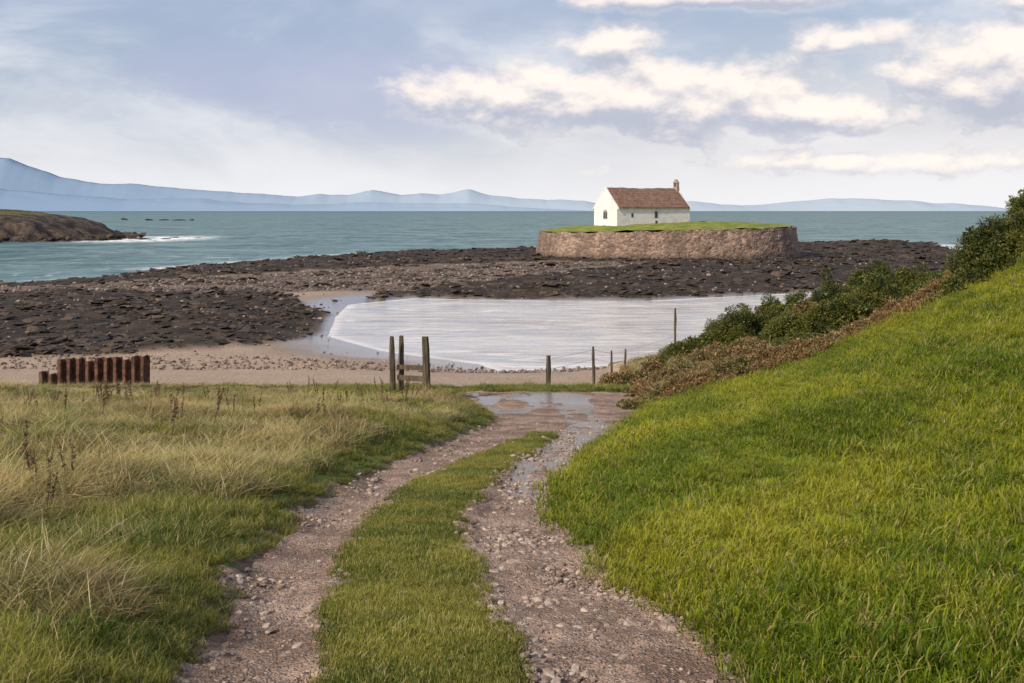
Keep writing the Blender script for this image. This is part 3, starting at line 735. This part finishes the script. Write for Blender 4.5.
G_gorse = grass_mat('gorse_leaf', (.035,.06,.012), (.14,.16,.03), .8, .35, .65, .5, .25, .25, 1.0, (.24,.19,.06))
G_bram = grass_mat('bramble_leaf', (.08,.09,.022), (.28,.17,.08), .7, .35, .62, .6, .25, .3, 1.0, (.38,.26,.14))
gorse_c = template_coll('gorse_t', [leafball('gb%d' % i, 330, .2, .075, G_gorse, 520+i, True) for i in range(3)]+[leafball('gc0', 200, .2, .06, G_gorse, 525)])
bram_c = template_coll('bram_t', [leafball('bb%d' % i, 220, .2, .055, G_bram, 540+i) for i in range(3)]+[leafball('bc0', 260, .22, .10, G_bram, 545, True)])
m_twig, nt, p = mat('twig'); p.inputs['Base Color'].default_value = C(.07,.05,.035)
def shrub(name, x, y, rx, ry, h, n, coll, cs=1., seed=0):
    q = np.random.RandomState(seed)
    z0 = float(H(np.array([x]), np.array([y]))[0])
    par = bpy.data.objects.new(name, None); link(par)
    P = []
    for i in range(n):
        d = q.randn(3); d[2] = abs(d[2]); d /= np.linalg.norm(d)
        lump = .6+.72*vn(np.array([d[0]*2.6+seed]), np.array([d[1]*2.6+d[2]*2.4]), seed)[0]
        r_ = lump*(.45+.55*q.rand()**.4)
        xx, yy_ = x+d[0]*rx*r_, y+d[1]*ry*r_
        zb = float(H(np.array([xx]), np.array([yy_]))[0]); zb = min(zb, z0+.3)
        P.append((xx, yy_, zb+.05+d[2]*h*r_))
    sc_ = cs*(.55+.7*q.rand(n))
    rot = np.stack([q.randn(n)*.5, q.randn(n)*.5, q.rand(n)*6.28], 1)
    o = scatter(name+'_foliage', P, rot, sc_, q.randint(0, 4, n), coll); o.parent = par
    V = []; F = []
    for i in range(14):
        a = q.rand()*6.28; e_ = np.array([x+math.cos(a)*rx*.7*q.rand(), y+math.sin(a)*ry*.7*q.rand(), z0+h*(.5+.4*q.rand())]); s0 = np.array([x+q.randn()*.1, y+q.randn()*.1, z0-.1])
        i0 = len(V)
        for pnt, r_ in ((s0, .03), (s0*.5+e_*.5+q.randn(3)*.06, .02), (e_, .006)):
            for k in range(5): V.append(pnt+np.array([math.cos(k*1.257)*r_, math.sin(k*1.257)*r_, 0]))
        for j in range(2):
            for k in range(5): F.append((i0+j*5+k, i0+j*5+(k+1) % 5, i0+j*5+5+(k+1) % 5, i0+j*5+5+k))
    mesh_obj('stems', V, F, m_twig, parent=par)
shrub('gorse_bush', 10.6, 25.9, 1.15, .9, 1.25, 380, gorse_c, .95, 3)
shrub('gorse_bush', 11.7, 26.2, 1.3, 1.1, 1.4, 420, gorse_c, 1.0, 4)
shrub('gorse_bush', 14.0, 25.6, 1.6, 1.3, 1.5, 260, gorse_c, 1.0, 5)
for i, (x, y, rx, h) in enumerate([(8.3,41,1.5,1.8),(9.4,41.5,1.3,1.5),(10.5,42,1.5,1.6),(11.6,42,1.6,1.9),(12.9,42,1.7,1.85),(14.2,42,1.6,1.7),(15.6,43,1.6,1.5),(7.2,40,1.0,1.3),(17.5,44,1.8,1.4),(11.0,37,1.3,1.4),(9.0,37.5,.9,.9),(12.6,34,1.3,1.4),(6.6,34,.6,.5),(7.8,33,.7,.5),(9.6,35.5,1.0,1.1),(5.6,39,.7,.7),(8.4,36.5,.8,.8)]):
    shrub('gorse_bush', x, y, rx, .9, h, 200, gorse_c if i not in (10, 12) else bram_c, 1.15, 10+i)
n = 6200; t = R.rand(n); hx = 2.9+20*t; wv = fbm(hx*.9, hx*0, 3, 151)
w0 = (R.rand(n)+R.rand(n)-1)*.95
hy = np.maximum(yc(np.minimum(hx, 22)), 18)+.75+w0
hz = H(hx, hy)+(.05+.8*wv*(1-np.abs(w0)/1.1))*R.rand(n)**.6*sstep(2.6, 5, hx)
scatter('bramble_hedge', np.stack([hx, hy, hz], 1), np.stack([R.randn(n)*.5, R.randn(n)*.5, R.rand(n)*6.28], 1), .45+.6*R.rand(n), R.randint(0, 4, n), bram_c)
n = 2600; X = 3+18*R.rand(n); Y = yc(X)+2+ (50-yc(X)-2)*R.rand(n); k = fbm(X*.35, Y*.35, 3, 161) > .5; X, Y = X[k], Y[k]; z = H(X, Y); k = z > 1.4; X, Y, z = X[k], Y[k], z[k]; n = len(X)
scatter('bramble_patches', np.stack([X, Y, z+.3*R.rand(n)], 1), zrot(n, .4), .9+.6*R.rand(n), R.randint(0, 4, n), bram_c)

# ================================================================ LIGHT
sdir = Vector((-.56, -.50, .46)).normalized()
sl = bpy.data.lights.new('sun', 'SUN'); sl.energy = 5.0; sl.angle = math.radians(.6); sl.color = (1, .88, .68)
so = bpy.data.objects.new('sun', sl); link(so); so.rotation_euler = sdir.to_track_quat('Z', 'Y').to_euler(); so.location = (-60, -60, 80)
W = bpy.data.worlds.new('World'); scene.world = W; W.use_nodes = True
nt = NT(W.node_tree); bg = nt.n['Background']
sky = nt.new('ShaderNodeTexSky', sky_type='NISHITA'); sky.sun_disc = False
sky.sun_elevation = math.asin(sdir.z); sky.sun_rotation = math.atan2(sdir.x, sdir.y); sky.dust_density = 2; sky.altitude = 10
sc = nt.new('ShaderNodeVectorMath', operation='SCALE'); nt.put(sc.inputs[0], sky.outputs[0]); sc.inputs['Scale'].default_value = .1
D = nt.new('ShaderNodeTexCoord').outputs['Generated']
sx = nt.new('ShaderNodeSeparateXYZ'); nt.put(sx.inputs[0], D)
az = nt.m('ARCTAN2', sx.outputs[0], sx.outputs[1]); el = nt.m('ARCSINE', sx.outputs[2])
uv = nt.new('ShaderNodeCombineXYZ'); nt.put(uv.inputs[0], az); nt.put(uv.inputs[1], el); uv = uv.outputs[0]
BL = [(.11,.092,.20,.038,1.4),(.00,.092,.10,.030,1.2),(.23,.080,.13,.026,1.25),(.08,.138,.05,.018,1.05),
      (.17,.176,.14,.014,1.2),(.275,.138,.05,.014,1.0),(.40,.110,.10,.050,1.7),(.41,.160,.05,.016,.9),(.30,.040,.20,.012,.6),(-.42,.13,.02,.012,.7)]
def dens(v, sub=7):
    n_ = nt.noise(nt.vm('MULTIPLY', v, (1, 1.7, 1)), 15, sub, .6, .1)
    nn = nt.m('MULTIPLY', nt.m('SUBTRACT', n_, .5), 3.0)
    acc = None
    for (a, b, ra_, rb_, w_) in BL:
        q = nt.vm('MULTIPLY', nt.vm('SUBTRACT', v, (a, b, 0)), (1/ra_, 1/rb_, 0))
        val = nt.m('MULTIPLY', nt.m('SUBTRACT', 1.1, nt.vm('LENGTH', q)), w_)
        acc = val if acc is None else nt.m('SMOOTH_MAX', acc, val, .2)
    acc = nt.m('MAXIMUM', acc, -.9)
    return nt.m('ADD', acc, nn)
d0 = dens(uv); d1 = dens(nt.vm('ADD', uv, (.001, .013, 0)), 4)
cover = nt.mr(d0, -.15, .8)
lit = nt.mr(nt.m('SUBTRACT', d0, d1), -.55, .65)
lit = nt.m('MAXIMUM', lit, nt.mr(d0, .45, .1, 0, .6))
ccol = nt.mix(lit, C(.52,.55,.66), C(1.14,1.02,.93))
vn1 = nt.noise(nt.vm('MULTIPLY', uv, (1, 2.6, 1)), 4.5, 6, .58, .3)
veil = nt.mix(nt.mr(vn1, .35, .65), C(.42,.54,.78), C(.80,.83,.92))
skyc = nt.mix(nt.mr(vn1, .3, .7, .45, .9), sc.outputs[0], veil)
q = nt.vm('LENGTH', nt.vm('MULTIPLY', nt.vm('SUBTRACT', uv, (-.12, .098, 0)), (1/.20, 1/.04, 0)))
bank_ = nt.m('MULTIPLY', nt.mr(nt.m('ADD', q, nt.m('MULTIPLY', nt.m('SUBTRACT', vn1, .5), 3.5)), 1.2, .5), .75)
skyc = nt.mix(bank_, skyc, C(.44,.50,.70))
q = nt.vm('LENGTH', nt.vm('MULTIPLY', nt.vm('SUBTRACT', uv, (-.10, .168, 0)), (1/.42, 1/.035, 0)))
skyc = nt.mix(nt.m('MULTIPLY', nt.mr(nt.m('ADD', q, nt.m('MULTIPLY', nt.m('SUBTRACT', vn1, .5), 3.0)), 1.2, .4), .65), skyc, C(.39,.48,.66))
warm = nt.m('MULTIPLY', nt.mr(el, .21, 0), nt.mr(az, -.25, .4, .2, 1))
skyc = nt.mix(nt.m('MULTIPLY', warm, .75), skyc, C(1.0,.93,.90))
haze = nt.mr(el, .08, .0, 0, .9)
skyc = nt.mix(haze, skyc, C(.94,.94,.96))
fin = nt.mix(nt.m('MULTIPLY', cover, .9), skyc, ccol)
below = nt.mr(el, -.01, -.05); fin = nt.mix(below, fin, C(.25,.26,.27))
nt.put(bg.inputs[0], fin); bg.inputs[1].default_value = .98

# ================================================================ CAMERA
cam = bpy.data.cameras.new('camera'); co_ = bpy.data.objects.new('camera', cam); link(co_)
co_.location = (0, 0, 7.5); co_.rotation_euler = (math.pi/2, 0, 0)
cam.lens = 42.19; cam.sensor_width = 36; cam.shift_y = -.128; cam.clip_end = 100000; cam.clip_start = .1
scene.camera = co_
scene.view_settings.view_transform = 'Standard'; scene.view_settings.look = 'None'; scene.view_settings.exposure = 0
